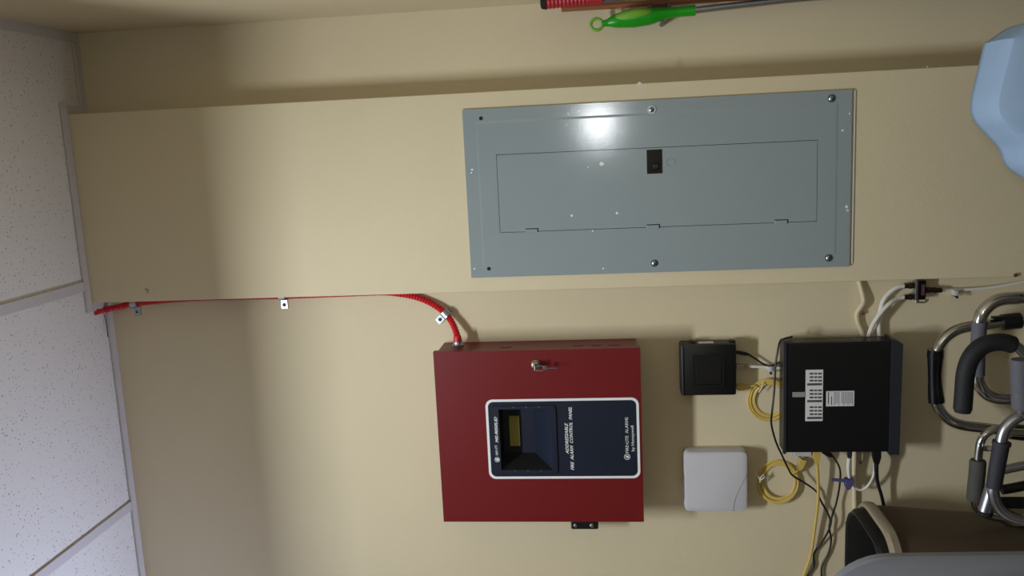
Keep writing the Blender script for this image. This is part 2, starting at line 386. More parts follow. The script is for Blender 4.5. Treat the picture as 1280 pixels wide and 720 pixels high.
def ring(cx, cz, r, w_, Y): return prism(circle(cx, cz, r, 20), Y-.0004, Y, holes=[circle(cx, cz, r-w_, 20)])
TB = RY-.004
c = P(621.5, 574.5, TB); flame = [(c.x-.002, c.z-.004), (c.x+.003, c.z-.003), (c.x+.002, c.z+.001), (c.x+.004, c.z+.004), (c.x-.001, c.z+.003), (c.x-.003, c.z+.0)]
obj('emblem', join(ring(c.x, c.z, .0058, .0012, TB), prism(flame, TB-.0004, TB)), M['white'], bezel)
obj('lettering', words('FIRE\u2022LITE', 622.8, 569, 621.2, 556.5, .0052, Y=TB, shear=.15), M['white'], bezel)
obj('lettering', words('MS-9050UD', 622.9, 553, 621.2, 521, .0064, Y=TB, shear=.3, bold=.02), M['white'], bezel)
obj('lettering', words('ADDRESSABLE', 711, 567.5, 709.5, 528.5, .0068, shear=.35, bold=.015), M['white'], plate)
obj('lettering', words('FIRE  ALARM  CONTROL  PANEL', 717.5, 587.5, 714.5, 508.5, .0068, shear=.35, bold=.015), M['white'], plate)
c = P(784, 571, TY)
flame2 = [(c.x+(p[0]-P(621.5, 574.5, TB).x), c.z+(p[1]-P(621.5, 574.5, TB).z)) for p in flame]
obj('emblem', join(ring(c.x, c.z, .0068, .0013, TY), prism(flame2, TY-.0004, TY)), M['paper'], plate)
obj('lettering', words('FIRE\u2022LITE  ALARMS', 785.8, 566, 785, 521.5, .0066, bold=.005), M['paper'], plate)
obj('lettering', words('by Honeywell', 793, 564, 792, 532, .0066, bold=.005), M['paper'], plate)
# lock, ring and key
c = P(670, 455.5, RY)
lk = obj('lock', turned((c.x, RY+.001, c.z), (c.x, RY-.012, c.z), [(0, .0105), (.25, .0105), (.35, .0085), (.95, .008), (1, .006)], 20), M['brass'], t, True)
obj('key', join(box(c.x-.006, c.x+.006, RY-.032, RY-.012, c.z-.001, c.z+.001, .0005), box(c.x-.0025, c.x+.0025, RY-.013, RY-.008, c.z-.001, c.z+.001)), M['zinc'], lk)
kr = [(c.x-.002+.0095*math.sin(a)*.5, RY-.027+.003*math.sin(a), c.z-.010+.0105*math.cos(a)) for a in [k*math.pi/8 for k in range(16)]]
obj('key_ring', tube(kr, .0008, 6, 2, closed=True), M['zinc'], lk, True)
obj('hanging_key', join(tube([(c.x-.002+.0035*math.cos(a), RY-.024, c.z-.021+.0035*math.sin(a)) for a in [k*math.pi/6 for k in range(12)]], .0014, 6, 2, closed=True),
    box(c.x-.0028, c.x-.0012, RY-.027, RY-.021, c.z-.048, c.z-.024)), M['zinc'], lk)

# black fitting on the far side of the red panel
c0, c1 = P(714, 660.5, 1.88), P(748, 660.5, 1.88)
t = thing('terminal_block', (c0.x, 1.88, c1.z), 'black fitting with two silver terminals at the alarm panel edge opposite the red cable', 'electrical fitting')
obj('body', box(c0.x, bx0, 1.874, 1.915, c1.z, c0.z, .003), M['black'], t)
for px_, r in ((719.5, .0055), (740, .006)):
    c = P(px_, 656.5, 1.874)
    obj('terminal', turned((c.x, 1.8745, c.z), (c.x, 1.8705, c.z), [(0, r), (.6, r*.9), (1, r*.4)], 6), M['silver'], t)

# ------------------------------------------------------------------ red armoured cable and its straps
YC = YM-.0085
pts = [PZ(119, 390, H+.002), P(129, 387.3, YM-.034), P(150, 383.6, YM-.018), P(168, 379.2, YC), P(230, 373.2, YC), P(290, 371, YC), P(355, 369.8, YC), P(430, 367.0, YC), P(478, 365.4, YC), P(503, 367.8, YC), P(520, 371.3, YC), P(534, 376.5, YC), P(547, 384, YC-.004), P(558, 393.5, YC-.008), P(566, 405, YC-.014), P(571, 418, YC-.022)]
cpt = P(572.5, 429.5, YM-.038); cpt.x = bx1+.004
pts.append(Vector((cpt.x+.012, cpt.y, cpt.z+.0005)))
path = catmull(pts, 40)
ln = [0]
for a, b_ in zip(path, path[1:]): ln.append(ln[-1]+(b_-a).length)
def resample(path, ln, step):
    out = []; k = 0; s = 0
    while s < ln[-1]:
        while k < len(ln)-2 and ln[k+1] < s: k += 1
        f = (s-ln[k])/max(1e-9, ln[k+1]-ln[k]); out.append(path[k].lerp(path[k+1], f)); s += step
    out.append(path[-1]); return out
rp = resample(path, ln, .0017)
n_ = len(rp)-1
tc_ = thing('armored_cable', P(572, 429, YM-.03), 'red ribbed armored cable running along the pilaster edge into the alarm panel', 'cable')
obj('sheath', tube(rp, lambda q: .0073+.0008*math.sin(q*n_*math.pi/2), 12, smooth=False), M['redcable'], tc_, True)
e = rp[-1]
obj('connector', join(turned((bx1+.0002, cpt.y, cpt.z), (bx1+.0055, cpt.y, cpt.z), [(0, .0135), (.8, .0135), (1, .012)], 8), turned((bx1+.0055, cpt.y, cpt.z), (bx1+.011, cpt.y, cpt.z), [(0, .011), (1, .010)], 14)), M['zinc'], tc_)
obj('end_bush', turned((bx1+.010, cpt.y, cpt.z), (bx1+.026, cpt.y, cpt.z+.001), [(0, .0098), (.7, .0092), (1, .0075)], 16), M['redcable'], tc_, True)
def strap(px_, py_, tpx, tpy, cen, ax, label):
    """one-hole strap: band round the cable at cen (axis ax), tab towards photo point"""
    t = thing('cable_strap', (cen.x, YM, cen.z), label, 'cable clamp', 'zinc straps on the red cable')
    ax = ax.normalized(); tab = (P(tpx, tpy, YM)-Vector((cen.x, YM, cen.z))); tab.y = 0; tab -= ax*tab.dot(ax); tab.y = 0; tab.normalize()
    out = Vector((0, -1, 0)); V = []; Fc = []
    hw = .0075; prof = []
    R0 = .0092; dy = YM-cen.y
    prof = [tab*R0*-1+out*(-dy+.0005)]
    prof += [tab*(-R0*math.cos(a))+out*(R0*math.sin(a)) for a in [k*math.pi/8 for k in range(9)]]
    prof += [tab*R0+out*(-dy+.0016), tab*(R0+.022)+out*(-dy+.0016)]
    for q in prof:
        for s in (-1, 1): V.append(cen+q+ax*hw*s)
    n = len(prof)
    nb = len(V)
    for i, q in enumerate(prof):
        nrm = q if 0 < i < 10 else None
        off = (q.normalized()*.0016 if nrm is not None else (tab*-.0016 if i == 0 else out*.0016))
        if i == 10: off = (tab+out)*.0012
        for s in (-1, 1): V.append(cen+q+off+ax*hw*s)
    for i in range(n-1):
        a = 2*i; Fc += [[a, a+1, a+3, a+2], [nb+a, nb+a+2, nb+a+3, nb+a+1], [a, a+2, nb+a+2, nb+a], [a+1, nb+a+1, nb+a+3, a+3]]
    Fc += [[0, nb, nb+1, 1], [2*n-2, 2*n-1, nb+2*n-1, nb+2*n-2]]
    obj('band', fromgeo(V, Fc), M['zinc'], t)
    h = cen+tab*(R0+.013); h.y = YM-.0032
    s = obj('screw', turned(h+Vector((0, .001, 0)), h-Vector((0, .003, 0)), [(0, .0045), (.5, .0045), (1, .002)], 12), M['zinc'], t, True)
    obj('screw_recess', prism(circle(h.x, h.z, .0024, 10), h.y-.0034, h.y-.0028), M['gap'], s)
def near(px_, py_, Y):
    q = P(px_, py_, Y); k = min(range(1, len(rp)-1), key=lambda i: (rp[i]-q).length); return rp[k].copy(), (rp[k+1]-rp[k-1])
for (a, b_, c_, d_, lab) in ((168, 380.5, 169, 395, 'zinc strap on the red cable nearest the ceiling'), (353.5, 376, 355, 392, 'middle one of the three zinc straps along the red cable'), (558, 392, 546, 403, 'zinc strap on the curved end of the red cable nearest the alarm panel')):
    cen, ax = near(a, b_, YC); strap(a, b_, c_, d_, cen, ax, lab)
# thin stray wire at the ceiling
tag(obj('stray_wire', tube([P(129.5, 391, YM-.026), P(132, 400, YM-.03), P(133.5, 410, YM-.034), P(135, 421, YM-.035)], .0009, 6), M['cableblack']), 'thin black stray wire hanging beside the red cable at the ceiling', 'wire')

# ------------------------------------------------------------------ modem
YF = YM-.045
mx0, mx1 = P(886, 494.5, YF).x, P(886, 430.5, YF).x; mz1, mz0 = P(851, 460, YF).z, P(920.5, 460, YF).z
t = thing('modem', ((mx0+mx1)/2, YM, mz0), 'small black modem with raised square front, between the red alarm panel and the recorder box', 'modem')
obj('casing', box(mx0, mx1, YF, YM, mz0, mz1, .004), M['black'], t, True)
obj('front_frame', prism(rrect(mx0+.021, mx1-.024, mz0+.026, mz1-.026, .003), YF-.0025, YF+.001, holes=[rrect(mx0+.025, mx1-.028, mz0+.031, mz1-.031, .002)]), M['black'], t)
obj('front_panel', box(mx0+.026, mx1-.029, YF-.0012, YF+.001, mz0+.032, mz1-.032, .001), M['black'], t)
obj('top_edge', box(mx0+.002, mx1-.002, YF-.003, YF+.004, mz1-.0055, mz1-.003, .001), M['charcoal'], t)
obj('side_label', box(mx1-.0003, mx1+.0005, YM-.035, YM-.016, P(892, 430, YM-.03).z, P(873, 430, YM-.03).z), M['paper'], t)
for a in (864, 914):
    c = P(a, 427, YM-.02); obj('mounting_clip', box(mx1-.004, mx1+.004, YM-.03, YM-.012, c.z-.008, c.z+.004, .001), M['black'], t)

# ------------------------------------------------------------------ recorder box
YF = YM-.066; YR = YM-.018
bx0_, bx1_ = P(1050, 565.5, YF).x, P(1050, 427.5, YF).x; bz1_, bz0_ = P(979.5, 495, YF).z, P(1113, 495, YF).z
t = thing('recorder_box', ((bx0_+bx1_)/2, YM, bz0_), 'large flat black recorder box with white labels mounted on the wall', 'recorder')
obj('casing', box(bx0_, bx1_, YF, YR, bz0_, bz1_, .003), M['black'], t)
obj('front_bezel', prism([(bx0_-.004, P(1125, 495, YF).z), (bx1_-.006, P(1126, 495, YF).z), (bx1_+.004, bz0_-.004), (bx1_+.004, bz0_+.001), (bx0_-.004, bz0_+.001)], YF-.006, YR), M['charcoal'], t)
obj('rear_lip', box(bx0_-.002, bx1_+.003, YF-.0025, YF+.006, bz1_-.006, bz1_+.001, .001), M['charcoal'], t)
for zc in (bz0_+.02, bz1_-.05):
    obj('wall_bracket', box(bx0_+.03, bx1_-.03, YR, YM, zc-.012, zc+.012), M['charcoal'], t)
for k in range(9):
    zz = bz1_-.045-k*.018; obj('vent_slot', box(bx1_-.0002, bx1_+.0004, YF+.012, YF+.036, zz-.0035, zz+.0035), M['charcoal'], t)
YL = YF-.0004
def sheet(x0, y0, x1, y1, Y): a = P(x0, y1, Y); b_ = P(x1, y0, Y); return box(a.x, b_.x, Y, YF+.0002, b_.z, a.z)
lab = obj('address_label', sheet(1006.5, 462, 1029, 526.5, YL), M['paper'], t)
for blk in range(3):
    for row in range(4):
        yy = 466+blk*21+row*4.4
        xx = 1027.3 if row < 3 else 1027.5
        # printed lines, read with the photograph turned: groups of digits
        x_a = 1012 if row < 3 else 1009
        segs = [(x_a+1.5*0, x_a+5), (x_a+6, x_a+9.5), (x_a+10.5, xx)] if row < 3 else [(x_a, xx)]
        for (sa, sb) in segs:
            a = P(sa, yy, YL); b_ = P(sb, yy+(2.0 if row < 3 else 2.4), YL)
            obj('printed_line', box(b_.x, a.x, YL-.0002, YL, b_.z, a.z), M['ink'], lab)
obj('strip_label', sheet(990.5, 490, 1006, 496.5, YL), mat('worn strip', (150, 148, 146), .6), t)
la2 = obj('notice_label', sheet(1032.5, 488.5, 1068, 508, YL), M['paper'], t)
for k in range(13):
    xa = 1042.5+k*1.9; 
    a = P(xa, 489.8, YL); b_ = P(xa+.8, 506.5-(k % 3)*1.2, YL)
    if k != 4: obj('printed_line', box(b_.x, a.x, YL-.0002, YL, b_.z, a.z), mat('pale ink', (150, 152, 158), .6) if k == 0 else bpy.data.materials['pale ink'], la2)
for xa, y1_, y2_ in ((1035, 490, 505), (1039, 495.5, 506)):
    a = P(xa, y1_, YL); b_ = P(xa+.9, y2_, YL); obj('printed_line', box(b_.x, a.x, YL-.0002, YL, b_.z, a.z), M['ink'], la2)

# ------------------------------------------------------------------ white access point
YF = YM-.042
ax0, ax1 = P(895, 640, YF).x, P(895, 565, YF).x; az1, az0 = P(855.5, 602, YF).z, P(935, 602, YF).z
t = thing('access_point', ((ax0+ax1)/2, YM, az0), 'square white plastic access point on the wall beside the yellow cable coil', 'access point')
ring_ = lambda r, ins, y: [Vector((p[0], y, p[1])) for p in rrect(ax0+ins, ax1-ins, az0+ins, az1-ins, r)]
obj('casing', loft([ring_(.011, .002, YM), ring_(.012, 0, YM-.008), ring_(.012, 0, YF+.006), ring_(.011, .0018, YF+.0015), ring_(.009, .006, YF)]), M['ap'], t, True)
arc = [P(a, b_, YF-.0001) for a, b_ in ((933, 594), (928, 604), (922, 616), (918, 628), (916.5, 639))]
obj('curved_seam', tube(arc, .0005, 5), M['silver'], t, True)
for k in range(9):
    zz = az0+.028+k*.0022
    
for k in range(7):
    yv = 594+k*4.6; c = P(856, yv, YF+.006); obj('side_vent', box(c.x-.0022, c.x+.0022, YF+.004, YF+.014, az1-.0006, az1+.0004), M['silver'], t)

# ------------------------------------------------------------------ cables
def cable(name, px, r, m, label, cat='cable', n=8, sub=8):
    o = obj(name, tube([P(*p) for p in px], r, n, sub), m, None, True); return tag(o, label, cat)
def cable_thing(name, label, cat='cable'): pass
def coil(cx, cy, rx, ry, Y, turns, ph=0, jit=2.2):
    out = []
    n = 22*turns
    for k in range(n+1):
        a = ph+2*math.pi*k/22; j = math.sin(k*.083+ph)*jit+math.sin(k*.21)*jit*.4
        out.append(P(cx+(rx+j)*math.cos(a), cy+(ry+j)*math.sin(a), Y-.006-.006*math.sin(k*.29)))
    return out
def plug(a, b_, w_, h_, m, parent, name='plug'):
    a = Vector(a); b_ = Vector(b_); d_ = (b_-a).normalized(); u = Vector((0, -1, 0)); s = d_.cross(u).normalized()
    V = []
    for q, f in ((a, 1), (a.lerp(b_, .55), 1), (b_, .55)):
        for i, j in ((1, 1), (-1, 1), (-1, -1), (1, -1)): V.append(q+s*w_*f*i+u*h_*f*j)
    return obj(name, loft([V[0:4], V[4:8], V[8:12]]), m, parent)
YY = YM-.012
t = thing('coiled_network_cable', P(962, 500, YM), 'yellow network cable coiled between the modem and the recorder box', 'cable', 'yellow coiled network cables')
pp = [P(934, 483.2, YY), P(941, 482.5, YY), P(950, 480, YY)]
body = [P(936, 483.5, YY), P(944, 482, YY)]+coil(961.5, 500, 22.5, 22.5, YM, 4, -2.2, 3.0)
obj('cord', tube(body, .0028, 8, 4), M['yellow'], t, True)
plug(P(921, 484, YY), P(937, 483.5, YY), .0065, .006, M['yellow'], t)
for q in ((951.5, 482),):
    c = P(*q, YM-.01); obj('tie', tube([(c.x-.014, YM-.016, c.z+.006), (c.x, YM-.02, c.z), (c.x+.010, YM-.012, c.z-.006)], .0013, 6), M['coax'], t, True)
t = thing('coiled_network_cable', P(973, 602, YM), 'yellow network cable coil with a white tie beside the white access point', 'cable', 'yellow coiled network cables')
obj('cord', tube(coil(973, 602, 22.5, 24, YM, 4, -.53, 3.2)+[P(990, 592, YY), P(997, 589, YY), P(999, 585, YY)], .0028, 8, 4), M['yellow'], t, True)
plug(P(1004, 574, YY), P(998, 588, YY), .0065, .006, M['yellow'], t)
c = P(951, 596, YM-.012)
obj('tie', join(tube([P(944, 592, YM-.016), P(948, 596, YM-.018), P(951, 600, YM-.02), P(956, 596, YM-.019)], .0014, 6), tube([P(950, 603, YM-.017), P(951, 597, YM-.021), P(955, 593, YM-.018)], .0014, 6)), M['coax'], t, True)
t = thing('network_cable', P(1021, 567, YM), 'single yellow network cable running straight across the wall from the white adapter', 'cable')
obj('cord', tube([P(1021, 576, YM-.03), P(1022.5, 600, YM-.026), P(1022.5, 625, YM-.02), P(1018.5, 660, YM-.015), P(1013, 695, YM-.012), P(1003, 724, YM-.01), P(990, 760, YM-.008)], .0034, 8), M['yellow'], t, True)
plug(P(1020.5, 564, YM-.03), P(1021, 580, YM-.03), .0065, .006, M['yellow'], t)
# white adapter under the box
t = thing('network_adapter', P(1005, 569, YM), 'small white adapter block half hidden behind the recorder box beside a yellow plug', 'adapter')
a, b_ = P(993, 574.5, YM-.034), P(1018, 556, YM-.034)
obj('casing', box(a.x, bx0_+.012, YM-.016, YM, b_.z, a.z, .003), M['ap'], t, True)
obj('front_lid', box(a.x+.002, bx0_+.010, YM-.0175, YM-.015, b_.z+.002, a.z-.002, .001), M['ap'], t)
c = P(1008, 571.5, YM-.0176); obj('printed_mark', box(c.x-.001, c.x+.001, YM-.0178, YM-.0174, c.z-.006, c.z+.006), M['ink'], t)
# black leads
t = thing('modem_power_lead', P(950, 450, YM), 'short black power lead running from the modem to the recorder box', 'cable')
obj('cord', tube([P(936, 443, YY), P(945, 449, YY), P(955, 455.5, YY), P(962, 457.5, YY), P(970, 455, YY), P(980, 448, YY)], .0022, 8), M['cableblack'], t, True)
obj('barrel_plug', turned(P(920.5, 440, YY), P(936, 443, YY), [(0, .0042), (.75, .0042), (1, .0024)], 12), M['cableblack'], t, True)
YV = YM-.073
cable('power_lead', [(990, 421, YM-.03), (980, 423.5, YM-.05), (974.5, 428, YV), (972, 440, YV), (969.5, 456, YV), (968.5, 475, YV), (967.5, 492, YV), (965, 515, YV), (964, 528, YM-.06), (966.5, 541, YM-.05), (971, 555, YM-.04), (977, 568, YM-.032), (985, 585, YM-.03), (991, 594.5, YM-.03), (1005, 603, YM-.02), (1020, 614, YM-.012), (1026, 626, YM-.010), (1037, 647, YM-.012), (1036.5, 660, YM-.012), (1039, 675, YM-.008), (1036, 690, YM-.006), (1028, 706, YM-.006), (1027, 722, YM-.006), (1030, 760, YM-.006)], .0022, M['cableblack'], 'long thin black lead looping past the recorder box and the yellow coils')
t = thing('adapter_lead', P(1040, 569, YM), 'thin black lead curving from a flat black plug behind the recorder box', 'cable')
obj('cord', tube([P(1037, 568, YM-.034), P(1043, 573, YM-.028), P(1050, 587, YM-.02), P(1049.5, 607, YM-.016), P(1045, 630, YM-.014), P(1040, 645, YM-.022), P(1037, 660, YM-.022), P(1028, 677, YM-.008), P(1017.5, 692, YM-.006), P(1017.5, 707, YM-.006), P(1009, 721, YM-.006), P(1000, 745, YM-.006)], .0022, 8), M['cableblack'], t, True)
plug(P(1029, 563, YM-.036), P(1040, 570, YM-.032), .006, .005, M['cableblack'], t)
# coax from the modem with its wall clip
t = thing('modem_coax', P(935, 458, YM), 'short white coax lead between the modem and the recorder box', 'cable')
obj('cord', tube([P(934, 458, YY), P(945, 458.3, YY), P(960, 459, YY), P(985, 461, YY)], .0034, 8), M['coax'], t, True)
obj('connector', turned(P(920.5, 457.5, YY), P(935, 458, YY), [(0, .0052), (.35, .0052), (.36, .004), (.7, .004), (.72, .005), (1, .005)], 12), M['brass'], t)
def clip(px_, py_, r, label, name='cable_clip'):
    c = P(px_, py_, YM)
    t = thing(name, (c.x, YM, c.z), label, 'cable clip')
    obj('saddle', box(c.x-.006, c.x+.006, YM-.020, YM, c.z-.005, c.z+.005, .002), M['ap'], t, True)
    n_ = P(px_+1.0, py_+4.2, YM-.008); 
    obj('nail', turned((c.x-.0085, YM, c.z-.001), (c.x-.0085, YM-.022, c.z-.001), [(0, .0012), (.88, .0012), (.9, .003), (1, .003)], 10), M['gap'], t)
clip(961, 459, .0034, 'white cable clip holding the lead beside the recorder box')
# coax splitter and its three cables
ys = YM-.022
a, b_ = P(1146.5, 375, ys), P(1158, 350.5, ys)
t = thing('coax_splitter', P(1152, 363, YM), 'small black coax splitter with three connectors beside the walker frames', 'splitter')
obj('body', box(a.x, b_.x, ys, YM-.003, b_.z, a.z, .0015), M['blackgloss'], t)
obj('end_face', box(a.x+.001, b_.x-.001, ys+.001, YM-.004, a.z-.0005, a.z+.004, .0008), M['silver'], t)
obj('printed_label', box(a.x+.010, b_.x-.009, ys-.0004, ys+.0005, b_.z+.003, b_.z+.0095), mat('maroon print', (96, 60, 66), .5), t)
obj('mounting_tab', tube([P(1147, 374, YM-.003), P(1145, 377.5, YM-.003), P(1150, 378.2, YM-.003), P(1156, 377.8, YM-.003), P(1157.5, 374, YM-.003)], .0014, 6), M['brass'], t, True)
c = P(1150, 349.5, YM-.004); obj('mounting_tab', box(c.x-.004, c.x+.004, YM-.004, YM, c.z-.010, c.z+.006, .001), M['brass'], t)
def fcon(a, b_, parent, name='connector'):
    return obj(name, turned(a, b_, [(0, .0068), (.28, .0068), (.29, .0052), (.42, .0052), (.43, .0066), (.62, .0066), (.63, .0056), (1, .0056)], 12), M['darkbrass'], parent)
yc = YM-.012
fcon(P(1147, 357, yc), P(1130, 357.3, yc), t); fcon(P(1147, 371, yc), P(1130, 371.4, yc), t); fcon(P(1157.5, 362.7, yc), P(1177, 362.6, yc), t)
cable('coax_cable', [(1131, 357.2, yc), (1122, 359, yc), (1113, 365, yc), (1105, 374, yc), (1100.5, 387, yc), (1098.5, 402, yc), (1099.5, 422, yc), (1103, 440, yc)], .0048, M['coax'], 'white coax cable from the splitter connector nearest the pilaster to the recorder')
cable('coax_cable', [(1131, 371.3, yc), (1122, 373.5, yc-.002), (1112, 379.5, yc-.01), (1101, 391, yc-.012), (1091, 406, yc-.008), (1085, 423, yc), (1083, 440, yc)], .0048, M['coax'], 'white coax cable crossing over the other one between splitter and recorder box')
cable('coax_cable', [(1176, 362.6, yc), (1190, 362.6, YM-.007), (1215, 361.5, YM-.007), (1245, 358.5, YM-.007), (1282, 351.5, YM-.007), (1330, 340, YM-.007)], .0034, M['coax'], 'white coax cable running from the single splitter connector to the frame edge')
clip(1191, 364.5, .0034, 'white cable clip on the single coax just past the splitter')
# painted cable that runs behind the recorder box
cable('painted_cable', [(1070, 330, YM-.004), (1074.5, 353, YM-.006), (1079.5, 374, YM-.011), (1077, 382, YM-.013), (1071.5, 391, YM-.009), (1072, 402, YM-.007), (1079, 424, YM-.006), (1079, 470, YM-.006), (1070, 540, YM-.006), (1068, 570, YM-.006), (1068, 600, YM-.006), (1068.5, 640, YM-.006), (1072, 720, YM-.006)], .0052, M['wall'], 'cream painted cable bent around a wall screw and running behind the recorder box')
# white loop and violet tie
t = thing('loop_cable', P(1062, 567, YM), 'white cable looping out of the recorder box through a violet tie', 'cable')
obj('cord', tube([P(1061.5, 572, YM-.032), P(1060.5, 585, YM-.03), P(1062, 598, YM-.026), P(1067, 607, YM-.022), P(1075, 612.5, YM-.022), P(1083, 609, YM-.024), P(1089.5, 600, YM-.028), P(1093, 588, YM-.032), P(1093.5, 566, YM-.034), P(1093.5, 556, YM-.034)], lambda q: .0046-.0018*min(1, q*3), 8), M['coax'], t, True)
plug(P(1062.5, 560, YM-.032), P(1061.2, 576, YM-.032), .0045, .0045, M['charcoal'], t)
t = thing('strap_tie', P(1058, 602, YM), 'violet hook and loop tie wrapped on the white cable beside the recorder box', 'cable tie')
obj('tail', prism([xz(P(x_, y_, YM-.03)) for x_, y_ in ((1039.5, 597), (1039.5, 600.5), (1058, 602.5), (1064, 601), (1064, 598.5))], YM-.034, YM-.032), M['violet'], t)
obj('wrap', prism([xz(P(x_, y_, YM-.03)) for x_, y_ in ((1057, 599), (1066, 597.5), (1066.5, 601), (1061, 609.5), (1057.5, 610.5), (1056, 605))], YM-.041, YM-.018), M['violet'], t)
t = thing('mains_cable', P(1096, 567, YM), 'thick black power cord running from the recorder box to the brown bin', 'cable')
obj('cord', tube([P(1095.5, 572, YM-.036), P(1095.5, 590, YM-.034), P(1097.5, 605, YM-.028), P(1102, 620, YM-.022), P(1105.5, 638, YM-.02), P(1107, 660, YM-.02), P(1110, 700, YM-.016)], lambda q: .0056-.0018*min(1, q*3), 8), M['cableblack'], t, True)
plug(P(1095.5, 560, YM-.036), P(1095.5, 580, YM-.036), .0085, .007, M['cableblack'], t)
# loose screws and nails in the wall
def wall_screw(px_, py_, Y, label, r=.004, name='wall_screw', d_=.006, m='brass'):
    c = P(px_, py_, Y)
    o = obj(name, turned((c.x, Y+.002, c.z), (c.x, Y-d_, c.z), [(0, r*.55), (.7, r*.55), (.72, r), (.92, r), (1, r*.6)], 12), M[m], None, True)
    tag(o, label, 'screw')
wall_screw(1077.5, 390.5, YM, 'small bare screw in the wall beside the bent painted cable', .004, d_=.008)
wall_screw(1074.8, 577, YM, 'bare screw in the wall beside the white cable loop', .0036)
wall_screw(1268, 343.5, YB, 'bare screw at the pilaster edge near the walker frames', .004)
for cx_, cy_, r in ((799.5, 104.2, .0040), (803, 105.5, .0022), (807.5, 107, .0016), (1066.5, 145, .0026), (1159, 83.5, .0016)):
    c = P(cx_, cy_, YB)
    obj('paint_chip', prism([(c.x+r*random.uniform(.6, 1.3)*math.cos(k*.9), c.z+r*random.uniform(.6, 1.3)*math.sin(k*.9)) for k in range(7)], YB-.0012, YB), M['paper'], bpy.data.objects['wall_pilaster'])
c = P(183, 362, YB)
t = thing('wall_hook', (c.x, YB, c.z), 'tiny hook painted over high on the pilaster near the ceiling', 'hook')
obj('shank', cyl((c.x, YB+.001, c.z), (c.x, YB-.006, c.z), .0022, n=10), M['wall'], t, True)
obj('curl', tube([(c.x, YB-.006, c.z), (c.x+.003, YB-.009, c.z-.005), (c.x-.001, YB-.01, c.z-.009), (c.x-.006, YB-.009, c.z-.006)], .0016, 6), M['brass'], t, True)

# ------------------------------------------------------------------ walker frames, crutch
def frame(name, label, r, m, pts, grips, cat='walker', extra=(), tips=True):
    """pts: tube points; grips: (list of points, radius function or number, material, name)"""
    base = pts[-1]
    t = thing(name, (base[0], base[1], 0), label, cat)
    obj('tube_frame', tube(pts, r, 14, 8), m, t, True)
    for gp, gr, gm, gn in grips: obj(gn, tube(gp, gr, 16, 6), gm, t, True)
    for nm, me, em_ in extra: obj(nm, me, em_, t, True)
    if tips:
        for q in (pts[0], pts[-1]):
            obj('rubber_tip', turned((q[0], q[1], 0), (q[0], q[1], .045), [(0, r+.006), (.3, r+.007), (.8, r+.004), (1, r+.002)], 14), M['rubber'], t, True)
    return t
def foot(p, dx=0, dy=0): return Vector((p.x+dx, p.y+dy, .012))
# black-grip walker nearest the wall
Y2 = 1.845
a1 = P(1330, 392, Y2-.02); b1 = P(1330, 548, Y2-.02)
pts = [foot(a1, .02, -.05), Vector((a1.x+.012, a1.y-.025, .35)), P(1300, 397, Y2-.01), P(1262, 402, Y2), P(1230, 406.5, Y2), P(1210, 408.5, Y2), P(1194, 413.5, Y2), P(1181, 423, Y2), P(1172.5, 436, Y2), P(1169.5, 450, Y2), P(1169, 470, Y2), P(1169.5, 490, Y2), P(1171, 504, Y2), P(1178, 517, Y2), P(1190, 527, Y2), P(1206, 532, Y2), P(1230, 535, Y2), P(1262, 539, Y2), P(1300, 544, Y2-.01), Vector((b1.x-.012, b1.y-.025, .35)), foot(b1, -.02, -.05)]
gr = [P(1169.8, 437, Y2), P(1169, 455, Y2), P(1168.6, 470, Y2), P(1169.4, 488, Y2), P(1170.8, 502.5, Y2)]
wl_ = frame('folded_walker', 'chrome folded walker with a glossy black hand grip, standing nearest the wall', .0112, M['chrome'], pts,
    [(gr, lambda q: .0150-.0022*math.cos(q*2*math.pi*1)*.2+.0018*math.cos(q*math.pi*2), M['blackgloss'], 'hand_grip')])
obj('grip_band', tube([P(1169.4, 441, Y2), P(1169.4, 447, Y2)], .0166, 16, 2), M['blackgloss'], wl_, True)
for q0, q1 in (((1252, 403), (1275, 400.5)), ((1262, 539), (1284, 541.5))):
    cl = obj('clamp_sleeve', tube([P(*q0, Y2), P(*q1, Y2)], .0168, 14, 2), M['black'], wl_, True)
q = P(1252, 396.5, Y2-.006); obj('clamp_lever', box(q.x-.003, q.x+.003, Y2-.014, Y2-.002, q.z-.006, q.z+.020, .0015), M['black'], wl_)
# grey-grip walker
Y1 = 1.735
a1 = P(1330, 368, Y1-.02); b1 = P(1330, 504, Y1-.02)
pts = [foot(a1, .03, -.03), Vector((a1.x+.015, a1.y-.015, .35)), P(1300, 370.5, Y1), P(1270, 372.5, Y1), P(1252, 374, Y1), P(1240, 379, Y1), P(1230, 388.5, Y1), P(1225, 400, Y1), P(1223, 420, Y1), P(1222, 445, Y1), P(1222, 470, Y1), P(1224.5, 481, Y1), P(1232, 491, Y1), P(1243, 496.5, Y1), P(1258, 498, Y1), P(1300, 500, Y1), Vector((b1.x-.012, b1.y-.015, .35)), foot(b1, -.02, -.03)]
gr = [P(1224.6, 402.5, Y1), P(1223, 425, Y1), P(1222, 450, Y1), P(1221.8, 469, Y1)]
w1 = frame('folded_walker', 'chrome folded walker with a plain grey hand grip behind the black foam handle', .0124, M['chrome'], pts,
    [(gr, .0136, M['foamgrey'], 'hand_grip')])
obj('grip_cuff', tube([P(1225, 402, Y1), P(1224.8, 406, Y1)], .0142, 16, 2), M['foamgrey'], w1, True)
